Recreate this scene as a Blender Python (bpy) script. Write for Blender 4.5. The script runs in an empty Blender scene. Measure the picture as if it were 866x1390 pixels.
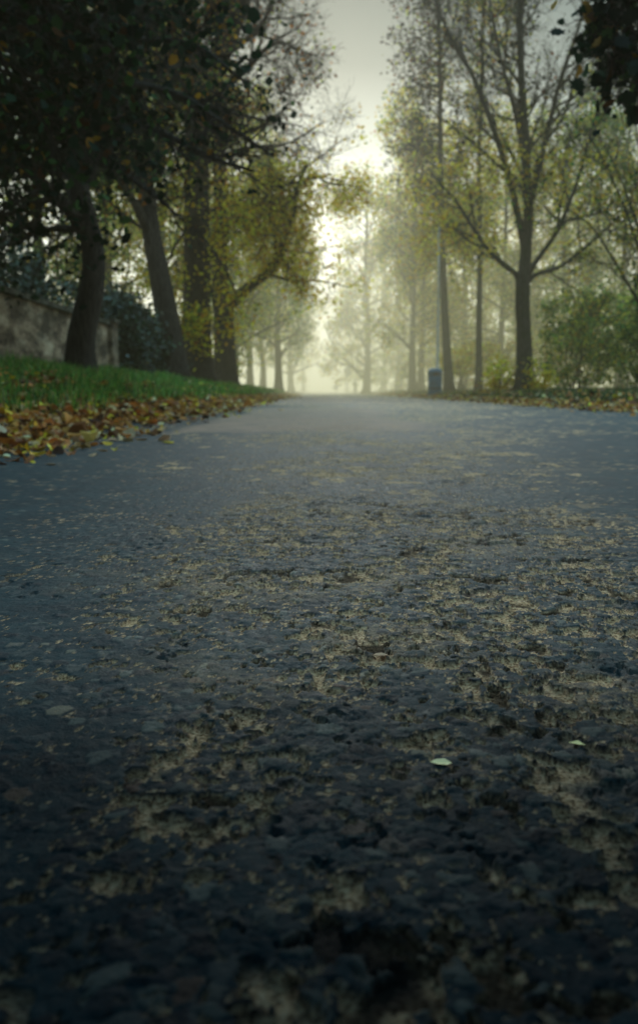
import bpy, math, random
import numpy as np
from mathutils import Vector, Matrix

SC = bpy.context.scene
COL = SC.collection
rng = np.random.default_rng(11)
random.seed(5)
R = math.radians

# ------------------------------------------------------------------ camera
F_PX, CX, CY = 1200.0, 433.0, 650.0
CAM_H, PITCH = 0.30, R(5.71)
cam_d = bpy.data.cameras.new("camera")
cam = bpy.data.objects.new("camera", cam_d)
COL.objects.link(cam)
cam.location = (0, 0, CAM_H)
cam.rotation_euler = (R(90) - PITCH, 0, 0)
cam_d.sensor_fit = 'VERTICAL'
cam_d.sensor_height = 36.0
cam_d.lens = 36.0 * F_PX / 1390.0
cam_d.shift_y = -45.0 / 1390.0
cam_d.clip_start, cam_d.clip_end = 0.02, 3000.0
cam_d.dof.use_dof = True
cam_d.dof.focus_distance = 1.15
cam_d.dof.aperture_fstop = 6.3
SC.camera = cam


def P(px, py, Y):
    """the point of the real place at ground distance Y that was measured at photo pixel (px, py)"""
    x, v = (px - CX) / F_PX, -(py - CY) / F_PX
    c, s = math.cos(PITCH), math.sin(PITCH)
    dy, dz = c + v * s, -s + v * c
    k = Y / dy
    return Vector((x * k, Y, CAM_H + dz * k))


# ------------------------------------------------------------------ noise
def _h(ix, iy, seed):
    n = (ix.astype(np.int64) * 374761393 + iy.astype(np.int64) * 668265263 + seed * 1274126177) & 0x7fffffff
    n = ((n ^ (n >> 13)) * 1274126177) & 0x7fffffff
    return ((n ^ (n >> 16)) & 0xffffff) / float(0xffffff)


def vnoise(x, y, seed=0):
    ix, iy = np.floor(x), np.floor(y)
    fx, fy = x - ix, y - iy
    fx = fx * fx * fx * (fx * (fx * 6 - 15) + 10)
    fy = fy * fy * fy * (fy * (fy * 6 - 15) + 10)
    a, b = _h(ix, iy, seed), _h(ix + 1, iy, seed)
    c, d = _h(ix, iy + 1, seed), _h(ix + 1, iy + 1, seed)
    return (a + (b - a) * fx) * (1 - fy) + (c + (d - c) * fx) * fy


def fbm(x, y, seed=0, o=4, g=.5):
    s, a, t = 0, 1, 0
    for i in range(o):
        s = s + a * vnoise(x * 2 ** i + 17.3 * i, y * 2 ** i - 9.1 * i, seed + i)
        t += a
        a *= g
    return s / t


def cells(x, y, seed):
    """nearest and second nearest cell distance and the nearest cell's random number"""
    ix, iy = np.floor(x), np.floor(y)
    f1 = np.full(x.shape, 9.0); f2 = np.full(x.shape, 9.0); cid = np.zeros(x.shape)
    for dx in (-1, 0, 1):
        for dy in (-1, 0, 1):
            cx, cy = ix + dx, iy + dy
            px = cx + .15 + .7 * _h(cx, cy, seed); py = cy + .15 + .7 * _h(cx, cy, seed + 1)
            d = np.hypot(px - x, py - y)
            r = _h(cx, cy, seed + 2)
            closer = d < f1
            f2 = np.where(closer, f1, np.minimum(f2, d))
            cid = np.where(closer, r, cid)
            f1 = np.where(closer, d, f1)
    return f1, f2, cid


def sstep(a, b, x):
    t = np.clip((x - a) / (b - a), 0, 1)
    return t * t * (3 - 2 * t)


# ------------------------------------------------------------------ materials
class Mat:
    def __init__(self, name):
        self.m = bpy.data.materials.new(name)
        self.m.use_nodes = True
        self.t = self.m.node_tree
        self.t.nodes.clear()
        self.out = self.t.nodes.new('ShaderNodeOutputMaterial')

    def n(self, kind, **kw):
        nd = self.t.nodes.new('ShaderNode' + kind)
        for k, v in kw.items():
            if k.startswith('i_'):
                nd.inputs[k[2:].replace('_', ' ')].default_value = v
            else:
                setattr(nd, k, v)
        return nd

    def l(self, a, b):
        self.t.links.new(a, b)

    def ramp(self, fac, stops):
        r = self.n('ValToRGB')
        e = r.color_ramp.elements
        while len(e) < len(stops):
            e.new(.5)
        for q, (p, c) in zip(e, stops):
            q.position = p
            q.color = (*c, 1)
        self.l(fac, r.inputs[0])
        return r.outputs[0]

    def noise(self, vec, scale, detail=4, rough=.55):
        nd = self.n('TexNoise')
        nd.inputs['Scale'].default_value = scale
        nd.inputs['Detail'].default_value = detail
        nd.inputs['Roughness'].default_value = rough
        if vec is not None:
            self.l(vec, nd.inputs['Vector'])
        return nd.outputs['Fac']

    def mix(self, fac, a, b, blend='MIX'):
        nd = self.n('MixRGB', blend_type=blend)
        for s, v in ((0, fac), (1, a), (2, b)):
            if isinstance(v, (int, float)):
                nd.inputs[s].default_value = v
            elif isinstance(v, tuple):
                nd.inputs[s].default_value = (*v, 1)
            else:
                self.l(v, nd.inputs[s])
        return nd.outputs[0]

    def math(self, op, a, b=0.0, clamp=False):
        nd = self.n('Math', operation=op, use_clamp=clamp)
        for s, v in ((0, a), (1, b)):
            if isinstance(v, (int, float)):
                nd.inputs[s].default_value = v
            else:
                self.l(v, nd.inputs[s])
        return nd.outputs[0]

    def attr(self, name):
        return self.n('Attribute', attribute_name=name)

    def obj_co(self):
        return self.n('TexCoord').outputs['Object']

    def bump(self, h, dist, strength=1.0):
        b = self.n('Bump')
        b.inputs['Distance'].default_value = dist
        b.inputs['Strength'].default_value = strength
        self.l(h, b.inputs['Height'])
        return b.outputs[0]

    def principled(self, col, rough=.8, normal=None, spec=.5, metal=0.0):
        p = self.n('BsdfPrincipled')
        for nm, v in (('Base Color', col), ('Roughness', rough), ('Specular IOR Level', spec), ('Metallic', metal)):
            if isinstance(v, tuple):
                p.inputs[nm].default_value = (*v, 1)
            elif isinstance(v, (int, float)):
                p.inputs[nm].default_value = v
            else:
                self.l(v, p.inputs[nm])
        if normal is not None:
            self.l(normal, p.inputs['Normal'])
        self.l(p.outputs[0], self.out.inputs[0])
        return p


def leaf_material(name, trans=.4, gloss=0.0, gain=1.0):
    m = Mat(name)
    c = m.attr('Col').outputs['Color']
    if gain != 1.0:
        c = m.mix(1.0, c, (gain, gain, gain), 'MULTIPLY')
    d = m.n('BsdfDiffuse'); t = m.n('BsdfTranslucent')
    m.l(c, d.inputs[0]); m.l(c, t.inputs[0])
    mx = m.n('MixShader'); mx.inputs[0].default_value = trans
    m.l(d.outputs[0], mx.inputs[1]); m.l(t.outputs[0], mx.inputs[2])
    o = mx.outputs[0]
    if gloss:
        g = m.n('BsdfGlossy'); g.inputs['Roughness'].default_value = .45
        g.inputs[0].default_value = (1, 1, 1, 1)
        m2 = m.n('MixShader'); m2.inputs[0].default_value = gloss
        m.l(o, m2.inputs[1]); m.l(g.outputs[0], m2.inputs[2]); o = m2.outputs[0]
    m.l(o, m.out.inputs[0])
    return m.m


def bark_material(name, c0, c1, moss=0.0):
    m = Mat(name)
    co = m.obj_co()
    mp = m.n('Mapping'); mp.inputs['Scale'].default_value = (1, 1, .22)
    m.l(co, mp.inputs[0])
    n1 = m.noise(mp.outputs[0], 22, 5, .65)
    n2 = m.noise(co, 1.7, 3)
    col = m.ramp(n1, [(.3, c0), (.7, c1)])
    if moss:
        f = m.math('MULTIPLY', m.math('SUBTRACT', n2, .45, True), 4.0 * moss, True)
        col = m.mix(f, col, (.035, .05, .018))
    m.principled(col, .9, m.bump(n1, .03), .2)
    return m.m


M = {}
M['leaf'] = leaf_material('autumn_leaf', .58)
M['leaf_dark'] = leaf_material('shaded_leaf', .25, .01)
M['leaf_ivy'] = leaf_material('ivy_leaf', .12, .06)
M['litter'] = leaf_material('fallen_leaf_skin', .08, .03)
M['grass'] = leaf_material('grass_blade', .35, .03)
M['bark_dark'] = bark_material('dark_bark', (.018, .015, .013), (.07, .058, .05))
M['bark'] = bark_material('grey_bark', (.022, .022, .02), (.085, .078, .066), .5)

# asphalt
m = Mat('worn_asphalt')
co = m.obj_co()
sand, stone, tone, patch, crev, near_shade = (m.attr(k).outputs['Fac'] for k in ('sand', 'stone', 'tone', 'patch', 'crev', 'near_shade'))
fine = m.noise(co, 420, 3, .6)
mid = m.noise(co, 60, 4, .6)
big = m.noise(co, 1.3, 4, .6)
bit = m.ramp(mid, [(.3, (.003, .018, .025)), (.55, (.006, .034, .046)), (.75, (.012, .053, .067))])
bit = m.mix(m.ramp(big, [(.35, (.15,) * 3), (.7, (.75,) * 3)]), bit, (.018, .028, .036))
patchy = m.noise(co, 7, 6, .7)
bit = m.mix(m.ramp(patchy, [(.40, (0,) * 3), (.66, (.8,) * 3)]), bit, (.022, .060, .072))
bit = m.mix(m.ramp(m.noise(co, 120, 2, .6), [(.60, (0,) * 3), (.70, (.6,) * 3)]), bit, (.075, .092, .095))
spk = m.ramp(fine, [(.66, (0,) * 3), (.72, (1,) * 3)])
bit = m.mix(m.math('MULTIPLY', spk, .55), bit, (.15, .16, .15))
stc = m.ramp(tone, [(.0, (.014, .022, .030)), (.40, (.026, .040, .050)), (.62, (.060, .086, .092)), (.76, (.075, .095, .092)),
                    (.88, (.16, .19, .17)), (.95, (.15, .085, .062)), (1, (.32, .31, .23))])
stc = m.mix(m.math('MULTIPLY', mid, .5), stc, (.04, .05, .055))
col = m.mix(stone, bit, stc)
grain = m.noise(co, 260, 2, .7)
sdc = m.ramp(grain, [(.32, (.10, .062, .036)), (.42, (.42, .27, .15)), (.53, (.74, .52, .31)), (.70, (.84, .66, .44))])
sdc = m.mix(m.ramp(mid, [(.32, (.6,) * 3), (.52, (0,) * 3)]), sdc, (.045, .040, .032))
col = m.mix(m.math('MULTIPLY', sand, 1.6, True), col, sdc)
col = m.mix(m.math('MULTIPLY', crev, .95), col, (.002, .0028, .0032))  # dark tar in cracks and pit rims, blackened to paint in their shade
pn = m.math('MULTIPLY', patch, m.ramp(m.noise(co, 3.0, 5, .65), [(.3, (.35,) * 3), (.6, (1,) * 3)]))
col = m.mix(pn, col, (.40, .27, .205))
col = m.mix(m.math('MULTIPLY', near_shade, .9), col, m.mix(1.0, col, (.09, .12, .15), 'MULTIPLY'))   # foreground shade painted into the road colour
rough = m.mix(m.math('MAXIMUM', sand, m.math('MULTIPLY', pn, .5)), m.ramp(mid, [(.3, (.66,) * 3), (.7, (.88,) * 3)]), (.95, .95, .95))
hgt = m.math('ADD', m.math('MULTIPLY', fine, .35), m.math('MULTIPLY', m.math('MULTIPLY', grain, sand), 1.6))
hgt = m.math('ADD', hgt, mid)
pb_ = m.principled(col, rough, m.bump(hgt, .003, .9), m.mix(m.math('MAXIMUM', m.math('MAXIMUM', crev, sand), m.math('MAXIMUM', near_shade, m.math('MULTIPLY', pn, .75))), (.16,) * 3, (.02,) * 3))
pb_.inputs['Specular Tint'].default_value = (.26, .70, 1.0, 1)
M['asphalt'] = m.m

# earth
m = Mat('damp_earth')
co = m.obj_co()
n1, n2 = m.noise(co, 9, 6, .65), m.noise(co, .35, 4)
c = m.ramp(n1, [(.3, (.018, .014, .009)), (.6, (.060, .045, .026)), (.8, (.10, .08, .05))])
c = m.mix(m.ramp(n2, [(.4, (0,) * 3), (.6, (.7,) * 3)]), c, (.030, .048, .016))
m.principled(c, .95, m.bump(n1, .04), .15)
M['earth'] = m.m

# stained plaster wall
m = Mat('stained_plaster')
co = m.obj_co()
mp = m.n('Mapping'); mp.inputs['Scale'].default_value = (1, .38, 1); m.l(co, mp.inputs[0])
streak = m.noise(mp.outputs[0], 2.1, 7, .7)
blot = m.noise(mp.outputs[0], 3.4, 7, .7)
gr = m.noise(mp.outputs[0], 38, 5, .65)
c = m.ramp(blot, [(.38, (.13, .09, .07)), (.5, (.52, .39, .27)), (.60, (.75, .62, .46))])
c = m.mix(m.ramp(streak, [(.42, (.85,) * 3), (.6, (0,) * 3)]), c, (.045, .038, .030))
c = m.mix(m.math('MULTIPLY', gr, .5), c, (.10, .08, .06))
m.principled(c, .93, m.bump(m.math('ADD', gr, m.math('MULTIPLY', blot, 2.0)), .02), .15)
M['plaster'] = m.m
m = Mat('weathered_coping')
co = m.obj_co()
b = m.noise(co, 5, 6, .65)
m.principled(m.ramp(b, [(.35, (.030, .032, .024)), (.6, (.12, .11, .085)), (.75, (.20, .185, .15))]), .92, m.bump(b, .02), .15)
M['coping'] = m.m


def paint(name, c, rough, metal=0.0, dirt=(.06, .06, .05)):
    m = Mat(name)
    co = m.obj_co()
    n = m.noise(co, 3.5, 6, .65)
    cc = m.mix(m.ramp(n, [(.45, (0,) * 3), (.72, (.7,) * 3)]), c, dirt)
    m.principled(cc, rough, m.bump(m.noise(co, 60, 3), .002), .4, metal)
    return m.m


M['galv'] = paint('galvanised_steel', (.42, .44, .43), .5, .3)
M['lampshell'] = paint('pale_lamp_shell', (.70, .70, .64), .4)
M['lens'] = paint('lamp_lens', (.62, .62, .55), .2)
M['bin_blue'] = paint('blue_bin_paint', (.012, .10, .20), .42, 0, (.03, .05, .07))
M['black'] = paint('dark_opening', (.006, .007, .008), .7)
M['signgrey'] = paint('sign_back', (.26, .27, .26), .55)


# ------------------------------------------------------------------ mesh helpers
def mesh_np(name, V, faces_idx, totals, mat=None, smooth=False, cols=None, attrs=None):
    me = bpy.data.meshes.new(name)
    V = np.ascontiguousarray(V, dtype=np.float32)
    faces_idx = np.ascontiguousarray(faces_idx, dtype=np.int32).ravel()
    totals = np.ascontiguousarray(totals, dtype=np.int32)
    starts = np.concatenate([[0], np.cumsum(totals)[:-1]]).astype(np.int32)
    me.vertices.add(len(V)); me.vertices.foreach_set('co', V.ravel())
    me.loops.add(len(faces_idx)); me.loops.foreach_set('vertex_index', faces_idx)
    me.polygons.add(len(totals)); me.polygons.foreach_set('loop_start', starts)
    try:
        me.polygons.foreach_set('loop_total', totals)
    except Exception:
        pass
    me.polygons.foreach_set('use_smooth', np.full(len(totals), smooth))
    if cols is not None:
        a = me.attributes.new('Col', 'FLOAT_COLOR', 'FACE')
        c = np.ones((len(totals), 4), dtype=np.float32); c[:, :3] = cols
        a.data.foreach_set('color', c.ravel())
    for k, v in (attrs or {}).items():
        a = me.attributes.new(k, 'FLOAT', 'POINT')
        a.data.foreach_set('value', np.ascontiguousarray(v, dtype=np.float32).ravel())
    me.update(calc_edges=True)
    if mat is not None:
        me.materials.append(mat)
    return me


def link(name, me, parent=None, loc=None):
    o = bpy.data.objects.new(name, me)
    COL.objects.link(o)
    if parent is not None:
        o.parent = parent
    if loc is not None:
        o.location = loc
    return o


def tag(o, label=None, cat=None, group=None, kind=None):
    for k, v in (('label', label), ('category', cat), ('group', group), ('kind', kind)):
        if v:
            o[k] = v
    return o


def thing(name, label, cat, loc, group=None):
    o = bpy.data.objects.new(name, None)
    COL.objects.link(o)
    o.location = loc
    o.empty_display_size = .3
    return tag(o, label, cat, group)


class Geo:
    """collects tubes and polygons of ONE mesh"""
    def __init__(s):
        s.V, s.F, s.T, s.n = [], [], [], 0

    def add(s, V, faces):
        s.V.append(np.asarray(V, dtype=np.float64).reshape(-1, 3))
        for f in faces:
            s.F.append(np.asarray(f, dtype=np.int64) + s.n)
            s.T.append([len(f)])
        s.n += len(s.V[-1])

    def tube(s, pts, rad, k=6, cap=True, flare=None):
        pts = np.asarray([tuple(p) for p in pts], dtype=np.float64)
        n = len(pts)
        rad = np.asarray(rad, dtype=np.float64)
        tan = np.gradient(pts, axis=0)
        tan /= np.linalg.norm(tan, axis=1)[:, None] + 1e-9
        ref = np.array([1.0, 0, 0]) if abs(tan[0, 0]) < .8 else np.array([0, 1.0, 0])
        u = ref[None] - tan * (tan @ ref)[:, None]
        u /= np.linalg.norm(u, axis=1)[:, None] + 1e-9
        w = np.cross(tan, u)
        a = np.arange(k) * 2 * math.pi / k
        rr = rad[:, None] * np.ones(k)[None]
        if flare is not None:
            rr = rr * flare(np.arange(n)[:, None], a[None])
        V = pts[:, None] + rr[..., None] * (np.cos(a)[None, :, None] * u[:, None] + np.sin(a)[None, :, None] * w[:, None])
        i = np.arange(n - 1)[:, None] * k; j = np.arange(k)[None]; j2 = (j + 1) % k
        q = np.stack([i + j, i + j2, i + k + j2, i + k + j], -1).reshape(-1, 4) + s.n
        s.V.append(V.reshape(-1, 3)); s.F.append(q.ravel()); s.T.append(np.full(len(q), 4))
        if cap:
            s.F.append(np.arange(k)[::-1] + s.n); s.T.append([k])
            s.F.append(np.arange(k) + s.n + (n - 1) * k); s.T.append([k])
        s.n += n * k

    def lathe(s, prof, k=24, c=(0, 0, 0)):
        prof = np.asarray(prof, dtype=np.float64)
        a = np.arange(k) * 2 * math.pi / k
        V = np.stack([prof[:, 0][:, None] * np.cos(a)[None] + c[0], prof[:, 0][:, None] * np.sin(a)[None] + c[1],
                      np.repeat(prof[:, 1][:, None], k, 1) + c[2]], -1)
        n = len(prof)
        i = np.arange(n - 1)[:, None] * k; j = np.arange(k)[None]; j2 = (j + 1) % k
        q = np.stack([i + j, i + j2, i + k + j2, i + k + j], -1).reshape(-1, 4) + s.n
        s.V.append(V.reshape(-1, 3)); s.F.append(q.ravel()); s.T.append(np.full(len(q), 4))
        s.F.append(np.arange(k)[::-1] + s.n); s.T.append([k])
        s.F.append(np.arange(k) + s.n + (n - 1) * k); s.T.append([k])
        s.n += n * k

    def box(s, lo, hi):
        (a, b, c), (d, e, f) = lo, hi
        s.add([(a, b, c), (d, b, c), (d, e, c), (a, e, c), (a, b, f), (d, b, f), (d, e, f), (a, e, f)],
              [(3, 2, 1, 0), (4, 5, 6, 7), (0, 1, 5, 4), (1, 2, 6, 5), (2, 3, 7, 6), (3, 0, 4, 7)])

    def mesh(s, name, mat, smooth=True):
        return mesh_np(name, np.concatenate(s.V), np.concatenate([np.ravel(f) for f in s.F]), np.concatenate([np.ravel(t) for t in s.T]), mat, smooth)


# leaf templates: (verts, faces)
LEAF_HEX = (np.array([(0, 0, 0), (.34, .32, .05), (.27, .72, .05), (0, 1, 0), (-.27, .72, .05), (-.34, .32, .05)]), [(0, 1, 2, 3, 4, 5)])
LEAF_DIA = (np.array([(0, 0, 0), (.36, .45, .06), (0, 1, 0), (-.36, .45, .06)]), [(0, 1, 2, 3)])
_ml = [(0, 0), (.18, .10), (.46, .06), (.40, .26), (.62, .50), (.36, .52), (.28, .80), (.12, .74), (0, 1.04)]
_ml = _ml + [(-x, y) for x, y in _ml[-2:0:-1]]
LEAF_MAPLE = (np.array([(x, y, .12 * abs(x)) for x, y in _ml]), [tuple(range(len(_ml)))])
LEAF_CURL = (np.array([(0, 0, 0), (0, .34, 0), (0, .7, 0), (0, 1, 0), (.36, .28, .0), (.30, .68, .0), (-.36, .28, .0), (-.30, .68, .0)]),
             [(0, 4, 1), (1, 4, 5, 2), (2, 5, 3), (0, 1, 6), (1, 2, 7, 6), (2, 3, 7)])


def rand_rot(n, g, flat=None):
    """random rotations; flat = how far (radians) the leaf plane may tilt from level"""
    if flat is None:
        q = g.normal(size=(n, 4)); q /= np.linalg.norm(q, axis=1)[:, None]
    else:
        az = g.uniform(0, 2 * math.pi, n); ta = g.uniform(0, 2 * math.pi, n); tl = np.abs(g.normal(0, flat, n))
        qz = np.stack([np.cos(az / 2), 0 * az, 0 * az, np.sin(az / 2)], 1)
        qt = np.stack([np.cos(tl / 2), np.sin(tl / 2) * np.cos(ta), np.sin(tl / 2) * np.sin(ta), 0 * tl], 1)
        w1, x1, y1, z1 = qt.T; w2, x2, y2, z2 = qz.T
        q = np.stack([w1 * w2 - x1 * x2 - y1 * y2 - z1 * z2, w1 * x2 + x1 * w2 + y1 * z2 - z1 * y2,
                      w1 * y2 - x1 * z2 + y1 * w2 + z1 * x2, w1 * z2 + x1 * y2 - y1 * x2 + z1 * w2], 1)
    w, x, y, z = q.T
    return np.stack([np.stack([1 - 2 * (y * y + z * z), 2 * (x * y - z * w), 2 * (x * z + y * w)], -1),
                     np.stack([2 * (x * y + z * w), 1 - 2 * (x * x + z * z), 2 * (y * z - x * w)], -1),
                     np.stack([2 * (x * z - y * w), 2 * (y * z + x * w), 1 - 2 * (x * x + y * y)], -1)], 1)


def leaves_mesh(name, pos, size, cols, mat, tmpl=LEAF_HEX, seed=1, flat=None, curl=0.0):
    g = np.random.default_rng(seed)
    pos = np.asarray(pos, dtype=np.float64); n = len(pos)
    tv, tf = tmpl
    L = np.repeat(tv[None], n, 0).astype(np.float64)
    L[:, :, 1] -= .5
    if curl:
        a = g.normal(0, curl, n)[:, None]; b = g.normal(0, curl, n)[:, None]
        L[:, :, 2] += a * np.abs(L[:, :, 0]) * 1.4 + b * (L[:, :, 1] ** 2) * 1.6
    wide = g.uniform(.75, 1.25, n)
    L[:, :, 0] *= wide[:, None]
    L *= np.asarray(size).reshape(-1, 1, 1)
    Rm = rand_rot(n, g, flat)
    W = np.einsum('nij,nkj->nki', Rm, L) + pos[:, None]
    k = len(tv)
    off = (np.arange(n) * k)[:, None]
    flat_idx = np.concatenate([np.array(f) for f in tf])
    F = (off + flat_idx[None]).ravel()
    T = np.tile([len(f) for f in tf], n)
    C = np.repeat(np.asarray(cols), len(tf), 0)
    return mesh_np(name, W.reshape(-1, 3), F, T, mat, False, C)


def palette(n, pal, g, spread=.25):
    """pal: list of (weight, rgb)"""
    w = np.array([p[0] for p in pal], dtype=float); w /= w.sum()
    c = np.array([p[1] for p in pal])[g.choice(len(pal), n, p=w)]
    return np.clip(c * np.exp(g.normal(0, spread, (n, 1))) * np.exp(g.normal(0, .06, (n, 3))), 0, .8)


DKG, GRN, OLV = (.013, .034, .016), (.075, .17, .045), (.28, .31, .045)
YEL, GLD, ORG, RST = (.78, .58, .05), (.70, .42, .035), (.40, .16, .022), (.12, .045, .016)
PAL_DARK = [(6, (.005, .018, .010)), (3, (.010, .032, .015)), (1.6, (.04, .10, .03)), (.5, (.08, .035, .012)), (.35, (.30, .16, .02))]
PAL_MIX = [(.8, (.06, .13, .03)), (2, GRN), (2.5, OLV), (5, YEL), (3.5, GLD), (.8, ORG)]
PAL_YEL = [(.3, GRN), (1.0, OLV), (5, (.82, .58, .05)), (4.5, (.78, .46, .035)), (.6, ORG)]
PAL_GRN = [(2, (.05, .11, .035)), (4, (.09, .20, .045)), (3, OLV), (.8, GLD)]
PAL_BRN = [(4, (.030, .028, .022)), (2, (.04, .045, .025)), (1, RST), (.8, OLV)]


# ------------------------------------------------------------------ trees
def spline(pts, n):
    """Catmull-Rom through the points"""
    p = [Vector(q) for q in pts]
    p = [p[0] * 2 - p[1]] + p + [p[-1] * 2 - p[-2]]
    out = []
    segs = len(p) - 3
    for i in range(n):
        t = i / (n - 1) * segs
        s = min(int(t), segs - 1); t -= s
        a, b, c, d = p[s:s + 4]
        out.append(.5 * ((2 * b) + (c - a) * t + (2 * a - 5 * b + 4 * c - d) * t * t + (3 * b - a - 3 * c + d) * t ** 3))
    return out


class Tree:
    def __init__(s, seed):
        s.r = random.Random(seed); s.g = np.random.default_rng(seed)
        s.wood = Geo(); s.tips = []; s.seed = seed

    def rv(s):
        while True:
            v = Vector((s.r.uniform(-1, 1), s.r.uniform(-1, 1), s.r.uniform(-1, 1)))
            if .05 < v.length < 1:
                return v.normalized()

    def branch(s, start, d, length, r0, lvl, o):
        n = (0, 7, 6, 4, 3)[lvl]
        pts = [Vector(start)]; d = d.normalized()
        for i in range(n):
            d = (d + s.rv() * o['wig'] + Vector((0, 0, o['up'][lvl]))).normalized()
            pts.append(pts[-1] + d * (length / n))
        rr = [max(r0 * (1 - .8 * i / n), .004) for i in range(n + 1)]
        s.wood.tube(pts, rr, (0, 6, 5, 3, 3)[lvl], cap=False)
        s.spawn(pts, rr, length, lvl, o, tmin=.2)

    def spawn(s, pts, rr, length, lvl, o, tmin=.2, count=None, tmax=1.0):
        """children of a branch of level lvl"""
        nxt = lvl + 1
        if nxt > o['levels']:
            s.tips.append((pts, length)); return
        if lvl >= 2:
            s.tips.append((pts[len(pts) // 2:], length * .5))
        c = count if count is not None else o['count'][nxt]
        c = max(1, int(round(c * s.r.uniform(.8, 1.2))))
        for i in range(c):
            t = tmin + (tmax - tmin) * ((i + s.r.random()) / c)
            f = t * (len(pts) - 1); a = min(int(f), len(pts) - 2); f -= a
            p = pts[a].lerp(pts[a + 1], f); tan = (pts[a + 1] - pts[a]).normalized()
            side = s.rv(); side = (side - tan * side.dot(tan))
            if side.length < .05:
                continue
            side.normalize()
            if o.get('flat') and nxt >= o.get('flatlvl', 2):
                side.z *= o['flat']; side.normalize()
            if o.get('bias') and nxt <= 2:
                side = (side + Vector(o['bias'])).normalized()
            ang = R(s.r.uniform(*o['ang']))
            d = tan * math.cos(ang) + side * math.sin(ang)
            L = o['len'][nxt] * s.r.uniform(.65, 1.25) * (1.15 - .55 * t)
            r = min((rr[a] * (1 - f) + rr[a + 1] * f) * .6, o['rad'][nxt] * s.r.uniform(.75, 1.2))
            s.branch(p, d, L, max(r, .005), nxt, o)

    def limb(s, ctrl, r0, r1, o, n=14, k=8, count=None, tmin=.25, flare=False, lvl=0, power=1.0):
        pts = spline(ctrl, n)
        rr = [r0 + (r1 - r0) * (i / (n - 1)) ** power for i in range(n)]
        j = s.r.uniform(0, .03)
        if flare:
            ph = s.r.uniform(0, 6)
            s.wood.tube(pts, rr, 14, flare=lambda i, a: 1 + .55 * np.exp(-i * 1.1) * (1 + .45 * np.cos(5 * a + ph)) + .05 * np.cos(3 * a + i * .7))
        else:
            s.wood.tube(pts, rr, k, flare=lambda i, a: 1 + .06 * np.cos(2 * a + i * .9))
        L = sum((pts[i + 1] - pts[i]).length for i in range(n - 1))
        s.spawn(pts, rr, L, lvl, o, tmin=tmin, count=count)

    def leaf_points(s, total, jit, keep=None):
        tips = s.tips
        if keep:
            tips = [t for t in tips if keep(t[0][-1], s.r)]
        if not tips:
            return np.zeros((0, 3)), np.zeros(0)
        w = np.array([max(t[1], .05) * s.r.uniform(.2, 1.8) for t in tips]); w /= w.sum()
        cnt = s.g.multinomial(total, w)
        out, br = [], []
        for (pts, L), c in zip(tips, cnt):
            if not c:
                continue
            A = np.array([tuple(p) for p in pts])
            u = (1 - s.g.random(c) ** 1.6) * (len(A) - 1)
            i = np.minimum(u.astype(int), len(A) - 2); u = u - i
            q = A[i] * (1 - u)[:, None] + A[i + 1] * u[:, None]
            out.append(q + s.g.normal(0, jit, (c, 3)))
            br.append(np.full(c, s.g.normal(0, .25)))
        return np.concatenate(out), np.concatenate(br)

    def finish(s, base, label, leaves, size, pal, bark, leafmat, jit=.12, keep=None, tmpl=LEAF_HEX, group=None, name='tree', pal_fn=None):
        base = Vector(base)
        o = thing(name, label, 'tree', base, group)
        s.wood.V = [v - np.array(base) for v in s.wood.V]
        link('trunk', s.wood.mesh('trunk', bark), o)
        if leaves:
            p, b = s.leaf_points(leaves, jit, keep)
            c = pal_fn(p, s.g) if pal_fn else palette(len(p), pal, s.g)
            c = np.clip(c * np.exp(b)[:, None], 0, .7)
            link('crown', leaves_mesh('crown', p - np.array(base), size * np.exp(s.g.normal(0, .22, len(p))), c, leafmat, tmpl, s.seed), o)
        return o


def opts(levels=3, count=(0, 14, 7, 6), length=(0, 3.0, 1.3, .6), rad=(0, .07, .025, .010), up=(0, .06, .03, .0), wig=.22, ang=(30, 65), **kw):
    d = dict(levels=levels, count=count, len=length, rad=rad, up=up, wig=wig, ang=ang)
    d.update(kw)
    return d


def ground_z(x, y):
    """height of the ground beside the road"""
    x = np.asarray(x, dtype=float); y = np.asarray(y, dtype=float)
    tl, tr = edge_l(y) - x, x - edge_r(y)
    fade = 1 - .55 * sstep(18, 60, y)
    zl = np.interp(tl, [-.3, 0, .25, .7, 1.1, 1.7, 2.8, 6], [-.09, -.004, .06, .22, .33, .44, .52, .55]) * np.where(tl > 0, fade, 1)
    zr = np.interp(tr, [-.3, 0, .3, .8, 1.5, 4, 9], [-.09, -.004, .05, .11, .17, .24, .27])
    bumps = (fbm(x * 1.1, y * 1.1, 40, 4) - .5)
    z = np.where(tl > -.3, zl + bumps * .10 * sstep(.15, 1.2, tl), np.where(tr > -.3, zr + bumps * .10 * sstep(.15, 1.2, tr), -.09))
    return z


def edge_l(y):
    y = np.asarray(y, dtype=float)
    return -1.66 + .16 * (fbm(y * .9, y * 0 + 3.1, 21, 4) - .5) * 2 + .004 * np.maximum(y - 8, 0)


def edge_r(y):
    y = np.asarray(y, dtype=float)
    return 4.28 + .18 * (fbm(y * .8, y * 0 + 8.2, 23, 4) - .5) * 2


def gz(x, y):
    return float(ground_z(np.array([x]), np.array([y]))[0])


def on_ground(v, sink=.05):
    return Vector((v.x, v.y, gz(v.x, v.y) - sink))


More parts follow.
